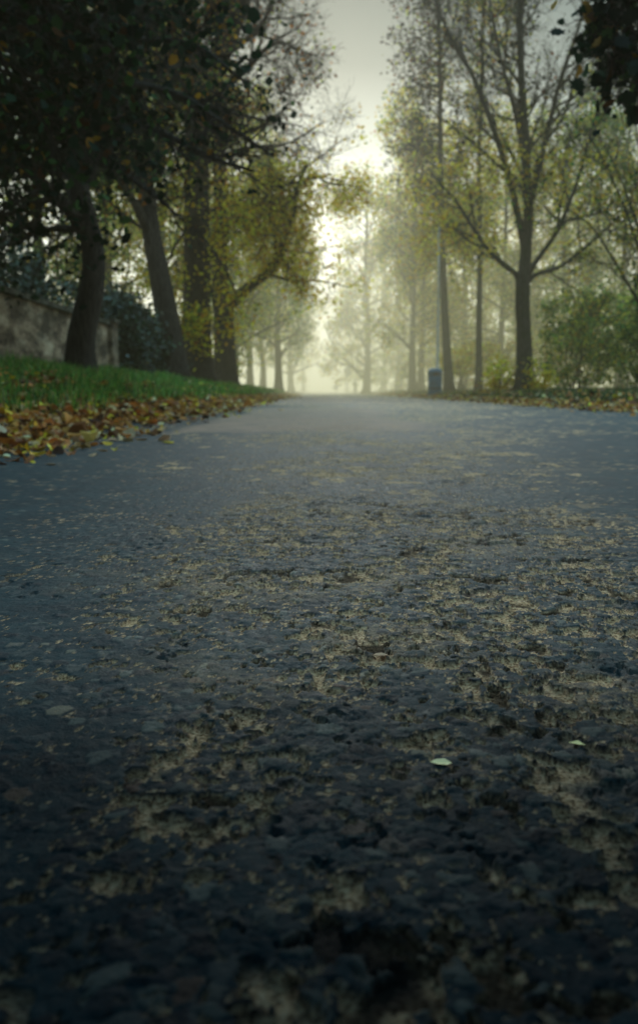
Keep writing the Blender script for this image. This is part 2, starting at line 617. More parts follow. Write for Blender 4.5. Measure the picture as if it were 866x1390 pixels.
# ------------------------------------------------------------------ ground and road
def grid_mesh(name, xs, ys, zf, mat, attrs=None, smooth=True):
    X, Y = np.meshgrid(xs, ys)
    Z = zf(X, Y)
    at = None
    if isinstance(Z, tuple):
        Z, at = Z
    nx, ny = len(xs), len(ys)
    V = np.stack([X, Y, Z], -1).reshape(-1, 3)
    i = np.arange(ny - 1)[:, None] * nx + np.arange(nx - 1)[None]
    F = np.stack([i, i + 1, i + nx + 1, i + nx], -1).reshape(-1, 4)
    return mesh_np(name, V, F, np.full(len(F), 4), mat, smooth, None, at)


def grow(a, b, s0, k):
    out = [a]; s = s0
    while out[-1] < b:
        out.append(out[-1] + s); s *= k
    return out


xs = np.array(sorted(set([-v for v in grow(1.2, 700, .08, 1.06)] + list(np.arange(-1.15, 3.9, .25)) + grow(3.9, 700, .08, 1.06))))
ys = np.array(sorted(set([-v for v in grow(.5, 120, .3, 1.15)] + list(np.arange(0, 26, .12)) + grow(26, 1400, .14, 1.03))))
g = link('ground', grid_mesh('ground', xs, ys, lambda x, y: ground_z(x, y), M['earth']))
tag(g, kind='structure')


def road_z(X, Y):
    d = np.maximum(Y, .2)
    lod = 1 / (1 + (d / 14.0) ** 2)
    # where the surface is worn: a wide strip right of the middle, more of it near the camera
    strip = np.exp(-((X - .10 - .05 * d) / (.22 + .26 * d)) ** 2)
    wear = -.03 + fbm(X * 1.6, Y * 1.1, 3, 4) * .55 + strip * .42 + .10 * sstep(2.5, .7, d) - .12
    wear = np.where(X < -.5 - .05 * d, wear - .20 * sstep(0, .8, -.5 - .05 * d - X), wear)
    w = sstep(.22, .62, wear)
    wx = X + .007 * (fbm(X * 60, Y * 60, 61, 3) - .5) * 2; wy = Y + .007 * (fbm(X * 60, Y * 60, 66, 3) - .5) * 2
    # pits with crisp ragged edges, in clusters
    cl = sstep(.42, .66, fbm(X * 10, Y * 8, 87, 3) + .22 * (w - .5))
    pn = fbm(wx * 58, wy * 47, 9, 4, .58)
    pit = sstep(.0, .03, pn - (.797 - .11 * w - .14 * cl * (.3 + w)))
    pn2 = fbm(wx * 150, wy * 130, 15, 3, .6)
    pit2 = sstep(.0, .05, pn2 - (.79 - .10 * w - .08 * cl))
    ring = sstep(-.028, .0, pn - (.797 - .11 * w - .14 * cl * (.3 + w))) * (1 - sstep(.0, .035, pn - (.797 - .11 * w - .14 * cl * (.3 + w))))
    # stones bedded in the tar
    f1, f2, cid = cells(wx * 95, wy * 84, 31)
    edge = f2 - f1
    show = (_h(np.round(cid * 9e5), np.round(cid * 9e5) * 0, 5) < (.04 + .34 * w))
    st = sstep(.05, .22, edge) * show
    h1, h2, bid = cells(wx * 52 + 3, wy * 46, 71)
    bst = sstep(.06, .2, h2 - h1) * (_h(np.round(bid * 9e5), np.round(bid * 9e5) * 0, 8) < .10 + .30 * w)
    crack = sstep(.055, .0, edge) * w
    deep = np.maximum(pit, .6 * pit2)
    z = -.0042 * pit - .0015 * pit2 * (1 - pit) + .0008 * st * (1 - .3 * deep) * sstep(0, .25, edge) + .0012 * bst * (1 - deep * .5) * sstep(0, .22, h2 - h1)
    z = z - .0010 * crack + .0007 * (fbm(X * 140, Y * 140, 50, 3) - .5) * (.5 + w) + .0035 * (fbm(X * 14, Y * 12, 52, 4) - .5) * (.3 + w) / (1 + (d / 2.6) ** 2)
    z = z + .012 * (fbm(X * .5, Y * .5, 55, 2) - .5)
    z = z * (.35 + .65 * lod)
    st = st * (1 - .65 * deep); bst = bst * (1 - .5 * deep)
    sand = np.clip(np.maximum(pit, pit2 * .8) * sstep(.30, .5, fbm(X * 9, Y * 9, 77, 3) + .12 * w) * (1 - .6 * st) * (1 - .8 * bst), 0, 1)
    far = sstep(1.6, 3.5, d) * sstep(.0, .05, fbm(X * 13, Y * 7, 91, 4, .62) - (.785 - .20 * w))
    sand = np.maximum(sand, far * .75)
    sand = np.maximum(sand, .20 * sstep(.60, .75, fbm(X * 3, Y * 3, 79, 4)) * w * (1 - st))
    stone = np.clip(np.maximum(st * .8, bst), 0, 1) * (1 - .5 * sand)
    tone = np.where(bst > .4, bid, cid)
    ex = X + .5 * (fbm(X * .8, Y * .5, 81, 3) - .5); ey = Y + 2.0 * (fbm(X * .9, Y * .4, 83, 3) - .5)
    patch = sstep(-1.15, -.9, ex) * sstep(1.05, .6, ex) * sstep(6.2, 7.0, ey) * sstep(17.0, 13.0, ey)
    near_shade = 1 - sstep(.46, 1.25, Y + .35 * (fbm(X * 4, Y * 4, 93, 4) - .5) - .10 * np.abs(X))  # mask of the painted foreground shade, fading up the road
    return z, {'near_shade': near_shade, 'crev': np.clip(ring * .7 * (.4 + .6 * w) + crack * .8 + .9 * pit * (1 - sstep(.30, .42, fbm(X * 22, Y * 18, 97, 3))), 0, 1), 'sand': sand, 'stone': stone, 'tone': tone, 'patch': patch}


cx_ = [0.0]
s_ = .0018
while cx_[-1] < 5.4:
    if cx_[-1] > .42:
        s_ = min(s_ * 1.022, .035)
    cx_.append(cx_[-1] + s_)
cx_ = np.array(cx_)
xs = np.concatenate([-cx_[cx_ < 3.0][::-1], cx_[1:]])
ry = [-6, -4, -2.5, -1.5, -1, -.6, -.3, -.1, 0, .08, .14, .18, .21, .24, .27, .30]
while ry[-1] < 34:
    ry.append(ry[-1] + max(.0017, .0040 * ry[-1]))
ry += grow(ry[-1] + .3, 420, .4, 1.06)
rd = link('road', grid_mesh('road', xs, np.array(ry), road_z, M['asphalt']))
tag(rd, kind='structure')

# ------------------------------------------------------------------ grass and litter
def grass(name, n, xr, yr, dens, hgt, seed, pal):
    g = np.random.default_rng(seed)
    out = []
    x = g.uniform(*xr, n); y = yr[0] * (yr[1] / yr[0]) ** g.random(n)
    k = dens(x, y) > g.random(n)
    x, y = x[k], y[k]; n = len(x)
    z = ground_z(x, y) - .01
    h = hgt * g.uniform(.45, 1.3, n) * (.25 + 1.5 * fbm(x * 1.9, y * 1.9, 7, 4))
    az = g.uniform(0, 2 * math.pi, n); lean = np.abs(g.normal(.35, .35, n)) * h
    wd = g.uniform(.003, .0055, n) * (1 + y * .07)
    dx, dy = np.cos(az), np.sin(az)
    B = np.stack([x, y, z], 1)
    S = np.stack([-dy, dx, 0 * dx], 1) * wd[:, None]
    mid = B + np.stack([dx * lean * .35, dy * lean * .35, h * .6], 1)
    tip = B + np.stack([dx * lean, dy * lean, h * np.clip(1 - .3 * lean / h, .4, 1)], 1)
    V = np.stack([B - S, B + S, mid + S * .8, mid - S * .8, tip + S * .08, tip - S * .08], 1).reshape(-1, 3)
    o = (np.arange(n) * 6)[:, None]
    F = np.concatenate([o + np.array([[0, 1, 2, 3]]), o + np.array([[3, 2, 4, 5]])], 1).ravel()
    c = palette(n, pal, g, .3)
    return mesh_np(name, V, F, np.full(2 * n, 4), M['grass'], False, np.repeat(c, 2, 0))


PAL_GRASS = [(4, (.070, .20, .030)), (4, (.15, .33, .05)), (1.5, (.03, .10, .02)), (1.2, (.30, .30, .08)), (.6, (.24, .22, .06))]
gl = link('grass', grass('grass', 190000, (-7, -2.05), (3.5, 55),
          lambda x, y: sstep(.30, 1.0, edge_l(y) - x + .5 * (fbm(x * 2, y * 2, 5, 3) - .5)) * .9 + .1 * (edge_l(y) - x > .15), .19, 3, PAL_GRASS))
tag(gl, kind='stuff')
gr_ = link('grass', grass('grass', 90000, (4.6, 14), (9, 70),
           lambda x, y: sstep(.5, 1.3, x - edge_r(y) + .7 * (fbm(x * 2, y * 2, 6, 3) - .5)), .13, 4, [(3, (.035, .085, .02)), (2, (.06, .11, .03)), (2, (.13, .12, .045))]))
tag(gr_, kind='stuff')

PAL_LIT = [(3.4, (.24, .10, .035)), (3.2, (.50, .20, .045)), (2.8, (.62, .34, .09)), (2.2, (.76, .54, .30)), (1.7, (.80, .55, .04)), (2, (.06, .03, .016))]


def litter(name, n, yr, side, seed, pal=PAL_LIT, width=1.15):
    g = np.random.default_rng(seed)
    y = yr[0] * (yr[1] / yr[0]) ** g.random(n)
    t = np.where(g.random(n) < .70, np.abs(g.normal(.25, .30, n)), np.abs(g.normal(0, width, n)))
    spill = g.random(n) < .09
    t = np.where(spill, -np.abs(g.normal(0, .24, n)), t)
    x = (edge_l(y) - t) if side < 0 else (edge_r(y) + t)
    clump = fbm(x * 2.2, y * 2.2, seed + 3, 3)
    k = clump + .25 > g.random(n) * 1.0
    x, y, t = x[k], y[k], t[k]; n = len(x)
    z = np.maximum(ground_z(x, y), 0) + g.uniform(.004, .05, n) * np.clip(.35 + t * 1.5, .25, 1.3) + np.where(t > .7, g.uniform(.0, .11, n), 0)
    s = np.exp(g.normal(math.log(.062), .33, n))
    return leaves_mesh(name, np.stack([x, y, z], 1), s, palette(n, pal, g, .3), M['litter'], LEAF_CURL, seed, .5, .45)


ll = link('leaf_litter', litter('leaf_litter', 24000, (3.4, 60), -1, 5))
tag(ll, kind='stuff')
lr = link('leaf_litter', litter('leaf_litter', 10000, (9, 75), 1, 8, PAL_LIT, 1.3))
tag(lr, kind='stuff')

# single leaves lying on the asphalt
def road_leaf(px, py, size, col, label, tmpl, rz, tilt=(0.06, .04), curl=.25):
    d = CAM_H * F_PX / max((py - 530), 1)
    p = P(px, py, d); p.x = p.x; p.z = 0
    d = d * CAM_H / max(CAM_H - 0, .01)
    tv, tf = tmpl
    V = np.array(tv, dtype=float); V[:, 1] -= .5
    V[:, 2] += curl * np.abs(V[:, 0]) + curl * .8 * V[:, 1] ** 2
    V *= size
    V[:, 2] -= V[:, 2].min()
    C = np.array([[c for c in col]] * len(tf)) * np.linspace(.85, 1.12, len(tf))[:, None]
    me = mesh_np('fallen_leaf', V, np.concatenate([np.array(f) for f in tf]), [len(f) for f in tf], M['litter'], False, C)
    o = link('fallen_leaf', me, None, (p.x, d, .004))
    o.rotation_euler = (tilt[0], tilt[1], rz)
    tag(o, label, 'leaf', 'single fallen leaves on the asphalt')


for a in [
    (227, 602, .10, (.85, .62, .04), 'bright yellow leaf lying on the asphalt well clear of the left verge', LEAF_CURL, .9),
    (192, 598, .09, (.66, .34, .09), 'orange tan curled leaf lying on the asphalt beside the bright yellow one', LEAF_CURL, 2.2),
    (91, 604, .050, (.60, .42, .05), 'small yellow leaf on the road edge against the left leaf bank', LEAF_CURL, .2),
    (139, 613, .065, (.30, .15, .03), 'brownish orange leaf on the asphalt left of the tan one', LEAF_CURL, 1.2),
    (69, 632, .050, (.36, .24, .13), 'pale tan leaf lying alone on the lower left of the road', LEAF_CURL, 1.7),
    (128, 619, .045, (.025, .02, .02), 'dark shrivelled leaf on the asphalt just below the brownish orange one', LEAF_CURL, 2.6),
    (381, 557, .16, (.70, .42, .18), 'large pale orange leaf far up the road towards the left verge', LEAF_CURL, .4),
    (267, 624, .035, (.40, .32, .18), 'tiny straw coloured leaf scrap below the bright yellow leaf', LEAF_CURL, .6),
    (782, 1031, .014, (.85, .78, .36), 'small pale yellow leaf scrap on the dark tarmac at lower right', LEAF_DIA, 1.3),
    (598, 1060, .018, (.74, .72, .40), 'crumpled pale green leaf scrap on the tarmac right of centre', LEAF_CURL, 1.6),
    (516, 902, .018, (.60, .40, .25), 'pinkish brown leaf scrap on the worn tarmac near the centre', LEAF_CURL, 1.9),
]:
    road_leaf(*a)

# ------------------------------------------------------------------ wall on the left bank
WX, WT = -4.62, .36
wall = thing('boundary_wall', 'stained brown plaster boundary wall with a stone coping behind the left grass bank', 'wall', (WX, 13, .4))


def rough_slab(x0, x1, y0, y1, z0, z1, step, amp, seed, mat, name, parent):
    """a solid slab whose faces are worn out of true"""
    import bmesh
    bm = bmesh.new()
    nx, ny, nz = (max(1, int((b - a) / step)) for a, b in ((x0, x1), (y0, y1), (z0, z1)))
    idx = {}
    def v(i, j, k):
        if (i, j, k) not in idx:
            idx[(i, j, k)] = bm.verts.new((x0 + (x1 - x0) * i / nx, y0 + (y1 - y0) * j / ny, z0 + (z1 - z0) * k / nz))
        return idx[(i, j, k)]
    for j in range(ny):
        for k in range(nz):
            bm.faces.new((v(nx, j, k), v(nx, j + 1, k), v(nx, j + 1, k + 1), v(nx, j, k + 1)))
            bm.faces.new((v(0, j, k + 1), v(0, j + 1, k + 1), v(0, j + 1, k), v(0, j, k)))
        for i in range(nx):
            bm.faces.new((v(i, j, nz), v(i + 1, j, nz), v(i + 1, j + 1, nz), v(i, j + 1, nz)))
            bm.faces.new((v(i, j + 1, 0), v(i + 1, j + 1, 0), v(i + 1, j, 0), v(i, j, 0)))
    for i in range(nx):
        for k in range(nz):
            bm.faces.new((v(i, 0, k), v(i + 1, 0, k), v(i + 1, 0, k + 1), v(i, 0, k + 1)))
            bm.faces.new((v(i, ny, k + 1), v(i + 1, ny, k + 1), v(i + 1, ny, k), v(i, ny, k)))
    A = np.array([tuple(q.co) for q in bm.verts])
    dx = (fbm(A[:, 1] * 1.7, A[:, 2] * 1.7, seed, 4) - .5) * amp * 2
    dz = (fbm(A[:, 1] * .8, A[:, 0] * 2, seed + 5, 3) - .5) * amp * 1.6
    for q, a, b in zip(bm.verts, dx, dz):
        q.co.x += a; q.co.z += b
    me = bpy.data.meshes.new(name); bm.to_mesh(me); bm.free(); me.materials.append(mat)
    o = link(name, me, parent)
    o.location = -Vector(parent.location)
    return o


rough_slab(WX - WT, WX, 4.0, 19.6, .2, 1.72, .09, .025, 90, M['plaster'], 'wall_body', wall)
o = rough_slab(WX - WT - .06, WX + .06, 3.95, 19.6, 1.723, 1.81, .045, .012, 95, M['coping'], 'coping', wall)
pier = rough_slab(WX - WT - .06, WX + .10, 19.603, 20.15, .2, 1.80, .09, .02, 97, M['plaster'], 'end_pier', wall)
rough_slab(WX - WT - .10, WX + .14, 19.603, 20.20, 1.804, 1.88, .045, .01, 99, M['coping'], 'pier_cap', wall)


# ------------------------------------------------------------------ leafy masses (shrubs, ivy)
def shrub(name, label, cat, blobs, nleaf, size, pal, mat, seed, stems=8, group=None, shell=.75, tmpl=LEAF_HEX, base=None, bark='bark_dark', arch=0.0, cull=.5):
    """blobs: (x, y, z, rx, ry, rz). Leaves gather in clumps on twigs that leave the stems"""
    g = np.random.default_rng(seed); rr = random.Random(seed)
    b0 = blobs[0]
    base = Vector(base) if base is not None else Vector((b0[0], b0[1], gz(b0[0], b0[1]) - .04))
    o = thing(name, label, cat, base, group)
    w = Geo()
    B = np.array(blobs, dtype=float)
    vol = B[:, 3] * B[:, 4] * B[:, 5]; pr = vol / vol.sum()
    ncl = max(20, nleaf // 28)
    bi = g.choice(len(B), ncl, p=pr)
    d = g.normal(size=(ncl, 3)); d /= np.linalg.norm(d, axis=1)[:, None]
    rad = g.random(ncl) ** (1 / 3) * (1 - shell) + shell * g.uniform(.6, 1.08, ncl)
    c = B[bi, :3] + d * rad[:, None] * B[bi, 3:]
    keep = fbm(c[:, 0] * 1.9 + c[:, 1], c[:, 2] * 1.9 - c[:, 1] * .7, seed, 3) > .5 - cull * .35
    c = c[keep]
    c = c[c[:, 2] > base.z + .1]; ncl = len(c)
    for i in range(stems):
        k = rr.randrange(ncl)
        s0 = base + Vector((rr.uniform(-.5, .5) * b0[3] * .6, rr.uniform(-.5, .5) * b0[4] * .6, 0))
        s0.z = gz(s0.x, s0.y) - .04
        e = Vector(c[k]); mid = s0.lerp(e, .5) + Vector((rr.uniform(-.2, .2), rr.uniform(-.2, .2), .25 + arch))
        w.tube([q - base for q in spline([s0, mid, e], 8)], np.linspace(.03, .008, 8), 5)
    cnt = g.integers(14, 42, ncl)
    pos = np.repeat(c, cnt, 0) + g.normal(0, 1, (cnt.sum(), 3)) * np.repeat(g.uniform(.07, .24, ncl), cnt)[:, None] * np.array([1, 1, .75])
    pos[:, 2] = np.maximum(pos[:, 2], base.z + .06)
    br = np.repeat(g.normal(0, .3, ncl), cnt)
    col = np.clip(palette(len(pos), pal, g, .25) * np.exp(br)[:, None], 0, .7)
    link('stem', w.mesh('stem', M[bark]), o)
    link('foliage', leaves_mesh('foliage', pos - np.array(base), size * np.exp(g.normal(0, .2, len(pos))), col, mat, tmpl, seed), o)
    return o


PAL_IVY = [(5, (.012, .030, .018)), (3, (.022, .050, .026)), (1, (.035, .075, .030))]
shrub('ivy_bush', 'dark green ivy mass spilling over the end of the plaster wall', 'ivy',
      [(-4.9, 21.6, 1.3, .9, 1.2, 1.3), (-4.75, 23.0, 1.1, .8, 1.1, 1.3), (-5.2, 22.2, 2.1, 1.0, 1.4, .75), (-4.7, 21.2, .7, .55, .7, .7), (-4.55, 24.2, .9, .8, .9, 1.0)], 22000, .085, PAL_IVY, M['leaf_ivy'], 201, 10)
shrub('evergreen_bush', 'dark evergreen bush rising behind the wall at the left edge', 'bush',
      [(-7.0, 12.5, 2.0, 1.6, 2.2, 1.4), (-6.6, 14.5, 2.2, 1.4, 1.8, 1.2), (-7.6, 11, 2.6, 1.5, 1.7, 1.5), (-6.2, 10.5, 1.7, 1.0, 1.6, 1.0)], 15000, .09, PAL_IVY, M['leaf_ivy'], 202, 8, group='bushes behind the wall')
shrub('evergreen_bush', 'dark evergreen bush behind the wall between the leaning trunk and the ivy', 'bush',
      [(-6.6, 18.0, 2.0, 1.2, 1.8, 1.3), (-6.2, 20.0, 2.0, 1.0, 1.4, 1.1), (-7.2, 19, 2.7, 1.4, 1.6, 1.2)], 11000, .09, PAL_IVY, M['leaf_ivy'], 203, 7, group='bushes behind the wall')
shrub('leafy_bush', 'yellowing bush at the foot of the twin thick trunks on the left', 'bush',
      [(-4.3, 24.8, 1.6, .5, .6, .6), (-3.9, 25.2, 2.3, .6, .6, .5), (-4.3, 25.2, 1.0, .4, .5, .6)], 2600, .085, PAL_MIX, M['leaf'], 204, 6)

# ------------------------------------------------------------------ trees of the left row
# leaning dark tree by the wall
A = Tree(301); Y = 12.8
oA = opts(3, (0, 16, 9, 7), (0, 2.6, 1.25, .55), (0, .055, .022, .009), (0, .02, -.02, -.03), .24, (35, 75))
oA_side = opts(3, (0, 0, 11, 7), (0, 2.0, 1.0, .5), (0, .05, .020, .008), (0, .0, -.02, -.03), .22, (30, 65), flat=.6)
baseA = on_ground(P(108, 508, Y), .06)
A.limb([baseA, P(112, 455, Y), P(124, 395, Y), P(126, 335, Y), P(108, 255, Y), P(97, 160, Y + .3), P(78, 40, Y + .5), P(66, -120, Y + .6), P(60, -300, Y + .6)], .215, .07, oA, 26, count=26, tmin=.40, flare=True)
A.limb([P(121, 325, Y), P(95, 285, Y - .2), P(62, 255, Y - .5), P(28, 215, Y - .9), P(-30, 130, Y - 1.4), P(-90, 20, Y - 1.6)], .12, .04, oA, 14, count=14)
A.limb([P(104, 235, Y), P(140, 150, Y + .4), P(190, 60, Y + .8), P(230, -80, Y + 1.2), P(250, -240, Y + 1.4)], .11, .03, oA, 14, count=15)
A.limb([P(98, 190, Y), P(150, 160, Y - .8), P(215, 178, Y - 1.6), P(290, 215, Y - 2.2), P(345, 232, Y - 2.6)], .07, .015, oA_side, 12, count=18, lvl=1)
A.limb([P(98, 170, Y), P(160, 120, Y - 1.2), P(235, 125, Y - 2.2), P(300, 165, Y - 2.8), P(372, 212, Y - 3.2)], .065, .012, oA_side, 12, count=16, lvl=1)
A.limb([P(100, 215, Y), P(150, 225, Y - .6), P(205, 262, Y - 1.0), P(250, 300, Y - 1.3)], .06, .012, oA_side, 12, count=14, lvl=1)
A.limb([P(120, 310, Y), P(70, 310, Y + .4), P(20, 330, Y + .9), P(-40, 350, Y + 1.2)], .05, .012, oA_side, 10, count=12, lvl=1)
A.limb([P(96, 120, Y), P(170, 60, Y - 1.4), P(260, 60, Y - 2.6), P(330, 110, Y - 3.2)], .06, .012, oA_side, 12, count=15, lvl=1)
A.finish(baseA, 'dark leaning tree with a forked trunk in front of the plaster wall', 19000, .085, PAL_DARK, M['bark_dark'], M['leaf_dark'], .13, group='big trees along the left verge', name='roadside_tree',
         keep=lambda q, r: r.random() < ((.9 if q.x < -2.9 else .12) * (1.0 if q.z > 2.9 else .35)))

# near tree whose crown hangs over the upper left
N = Tree(302)
bN = Vector((-4.0, 6.4, gz(-4.0, 6.4) - .06))
oN = opts(3, (0, 15, 9, 7), (0, 2.4, 1.15, .5), (0, .06, .022, .009), (0, -.01, -.03, -.04), .24, (35, 80))
N.limb([bN, bN + Vector((.05, .1, 1.5)), bN + Vector((-.1, .2, 3.2)), bN + Vector((.1, .2, 5.5)), bN + Vector((.3, .1, 9))], .24, .08, oN, 20, count=22, tmin=.28, flare=True)
N.limb([bN + Vector((-.08, .2, 2.6)), bN + Vector((.6, 1.0, 3.3)), bN + Vector((1.2, 2.2, 3.6)), bN + Vector((1.8, 3.4, 3.5))], .09, .03, oN, 12, count=12)
N.limb([bN + Vector((-.02, .2, 3.4)), bN + Vector((.9, .5, 4.4)), bN + Vector((2.0, .8, 5.2)), bN + Vector((3.2, .6, 5.6))], .10, .03, oN, 12, count=13)
N.limb([bN + Vector((-.08, .2, 2.9)), bN + Vector((.3, 1.4, 3.2)), bN + Vector((.4, 3.0, 3.2)), bN + Vector((.2, 4.4, 3.0))], .09, .03, oN, 12, count=13)
for tx, ty, tz in ((.9, .2, 5.2), (-.3, -.8, 4.8), (-1.6, -1.6, 4.6), (1.6, -1.8, 6.2), (0, .4, 4.0)):  # unseen limbs added over the camera to block sky light from the near road
    e_ = Vector((tx, ty, tz)); s_0 = bN + Vector((.0, .15, 3.0 + .3 * abs(tx)))
    N.limb([s_0, s_0.lerp(e_, .35) + Vector((0, 0, 1.2)), s_0.lerp(e_, .7) + Vector((0, 0, .8)), e_], .11, .025, oN, 14, count=13, tmin=.3)
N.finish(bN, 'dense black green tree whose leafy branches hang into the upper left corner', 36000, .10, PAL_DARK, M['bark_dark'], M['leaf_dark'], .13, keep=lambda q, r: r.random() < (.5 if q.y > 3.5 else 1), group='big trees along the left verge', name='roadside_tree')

# near tree on the right: only a branch of dark lobed leaves hangs in
N2 = Tree(303)
bR = Vector((6.3, 5.2, gz(6.3, 5.2) - .06))
oR = opts(3, (0, 13, 9, 6), (0, 2.2, .9, .42), (0, .06, .018, .007), (0, -.02, -.05, -.07), .22, (35, 75))
oR2 = opts(3, (0, 0, 15, 8), (0, 1.0, .62, .34), (0, .05, .014, .006), (0, -.02, -.07, -.10), .22, (35, 75))
N2.limb([bR, bR + Vector((-.05, 0, 1.6)), bR + Vector((-.1, .1, 3.2)), bR + Vector((-.1, .0, 6)), bR + Vector((-.4, 0, 9))], .22, .07, oR, 18, count=18, tmin=.34, flare=True)
N2.limb([bR + Vector((-.1, .1, 3.2)), P(1120, 20, 6.2), P(980, -40, 6.8), P(900, 0, 7.0), P(855, 30, 7.1), P(838, 70, 7.1)], .07, .008, oR2, 14, count=14, lvl=1, tmin=.5)
N2.limb([bR + Vector((-.1, .1, 3.6)), P(1050, -110, 6.4), P(930, -100, 6.9), P(860, -55, 7.0), P(812, 5, 7.1)], .06, .008, oR2, 14, count=14, lvl=1, tmin=.5)
N2.limb([P(980, -40, 6.8), P(930, 20, 6.9), P(895, 55, 7.0), P(880, 100, 7.0)], .03, .006, oR2, 10, count=10, lvl=1, tmin=.3)
for tx, ty, tz in ((1.8, .5, 5.4), (2.6, -.4, 4.8), (1.2, -1.4, 5.2), (3.2, -1.8, 4.8)):  # more added limbs, out of view, whose leaves darken the near road
    e_ = Vector((tx, ty, tz)); s_0 = bR + Vector((-.1, .05, 3.4 + .2 * abs(ty)))
    N2.limb([s_0, s_0.lerp(e_, .35) + Vector((0, 0, 1.3)), s_0.lerp(e_, .7) + Vector((0, 0, .9)), e_], .11, .025, oR, 14, count=13, tmin=.35)
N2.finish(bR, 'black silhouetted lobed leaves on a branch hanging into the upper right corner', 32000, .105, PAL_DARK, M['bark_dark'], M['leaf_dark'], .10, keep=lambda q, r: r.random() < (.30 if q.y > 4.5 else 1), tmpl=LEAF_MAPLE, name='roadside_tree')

# thick pair beyond the ivy
B = Tree(304); Y = 24.0
oB = opts(3, (0, 12, 8, 6), (0, 2.9, 1.3, .6), (0, .06, .024, .010), (0, .03, .0, -.02), .25, (35, 75))
bB = on_ground(P(238, 525, Y), .08)
B.limb([bB, P(231, 450, Y), P(218, 380, Y), P(206, 320, Y), P(196, 220, Y + .3), P(188, 100, Y + .5), P(184, -60, Y + .6), P(182, -220, Y + .6)], .36, .10, oB, 24, count=20, tmin=.42, flare=True)
B.limb([P(208, 330, Y), P(180, 270, Y - .4), P(140, 215, Y - .8), P(90, 160, Y - 1)], .15, .04, oB, 12, count=10)
B.limb([P(200, 250, Y), P(225, 190, Y + .5), P(215, 110, Y + .8), P(240, 20, Y + 1), P(236, -120, Y + 1)], .16, .05, oB, 12, count=10)
B.finish(bB, 'thick trunk tilting left just beyond the ivy with dark green and rusty leaves', 9500, .10, [(4, (.018, .036, .016)), (2, GRN), (1.2, OLV), (1.2, ORG), (1, RST), (1, GLD)], M['bark_dark'], M['leaf'], .17, group='big trees along the left verge', name='roadside_tree')


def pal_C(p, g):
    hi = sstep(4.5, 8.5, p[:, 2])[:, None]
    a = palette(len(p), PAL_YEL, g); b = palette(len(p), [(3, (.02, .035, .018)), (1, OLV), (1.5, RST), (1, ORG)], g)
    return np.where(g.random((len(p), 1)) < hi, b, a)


C = Tree(305); Y = 27.0
oC = opts(3, (0, 12, 8, 6), (0, 2.6, 1.3, .65), (0, .06, .024, .010), (0, .04, .02, .0), .25, (35, 75))
oCb = opts(3, (0, 8, 9, 8), (0, 1.5, 1.1, .6), (0, .06, .028, .012), (0, .03, .03, .02), .30, (30, 70))
bC = on_ground(P(270, 528, Y), .08)
C.limb([bC, P(268, 440, Y), P(267, 340, Y), P(268, 230, Y), P(263, 150, Y)], .46, .33, oC, 20, count=10, tmin=.28, flare=True)
C.limb([P(264, 165, Y), P(245, 70, Y), P(233, -20, Y), P(225, -160, Y), P(222, -300, Y)], .24, .08, oC, 14, count=12)
C.limb([P(263, 160, Y), P(262, 60, Y + .2), P(262, -60, Y + .4), P(268, -250, Y + .4)], .22, .07, oC, 14, count=10)
C.limb([P(266, 180, Y), P(290, 115, Y - .2), P(318, 40, Y - .4), P(338, -20, Y - .5), P(368, -150, Y - .5), P(392, -300, Y - .5)], .26, .08, oCb, 16, count=14)
C.limb([P(282, 135, Y), P(330, 100, Y), P(362, 65, Y - .3), P(385, 58, Y - .4), P(404, 70, Y - .5)], .10, .02, oCb, 12, count=9, lvl=0)
C.limb([P(270, 220, Y), P(310, 190, Y), P(360, 168, Y - .3), P(400, 135, Y - .4)], .10, .02, oCb, 12, count=8, lvl=0)
C.limb([P(306, 75, Y), P(350, 40, Y), P(370, 0, Y - .3), P(380, -60, Y - .4)], .09, .02, oCb, 12, count=8, lvl=0)
oCy = opts(3, (0, 0, 9, 6), (0, 2.0, 1.1, .5), (0, .05, .02, .008), (0, -.03, -.06, -.08), .25, (35, 75))
for c in ([(268, 330), (296, 350), (318, 392), (322, 430)], [(266, 300), (240, 330), (224, 372), (216, 420)], [(268, 280), (310, 290), (345, 300)], [(267, 350), (285, 385), (292, 425), (288, 455)]):
    C.limb([P(*c[0], Y)] + [P(u, v, Y - .7 - .5 * i) for i, (u, v) in enumerate(c[1:])], .06, .012, oCy, 12, count=13, lvl=1, tmin=.25)
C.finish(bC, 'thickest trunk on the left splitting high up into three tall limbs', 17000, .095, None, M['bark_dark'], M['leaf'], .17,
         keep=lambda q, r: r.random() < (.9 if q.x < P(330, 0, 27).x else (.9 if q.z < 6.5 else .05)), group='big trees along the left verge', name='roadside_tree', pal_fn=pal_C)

D = Tree(306); Y = 30.5
oD = opts(3, (0, 10, 8, 6), (0, 2.5, 1.3, .6), (0, .06, .024, .010), (0, .02, .0, -.02), .27, (35, 75))
bD = on_ground(P(305, 531, Y), .08)
D.limb([bD, P(306, 480, Y), P(304, 430, Y), P(298, 360, Y), P(300, 260, Y), P(296, 130, Y), P(300, 0, Y), P(310, -120, Y)], .42, .10, oD, 22, count=16, tmin=.3, flare=True)
D.limb([P(304, 420, Y), P(336, 391, Y - .3), P(366, 367, Y - .6), P(381, 345, Y - .7), P(387, 320, Y - .8), P(397, 292, Y - .9), P(402, 262, Y - 1), P(415, 225, Y - 1)], .20, .06, oD, 16, count=12)
D.limb([P(299, 300, Y), P(330, 300, Y - .3), P(356, 309, Y - .6), P(381, 320, Y - .7)], .12, .07, oD, 10, count=6)
D.limb([P(300, 270, Y), P(337, 281, Y - .5), P(357, 277, Y - .6), P(370, 254, Y - .7), P(410, 246, Y - .8), P(450, 236, Y - .9)], .12, .03, oD, 14, count=11)
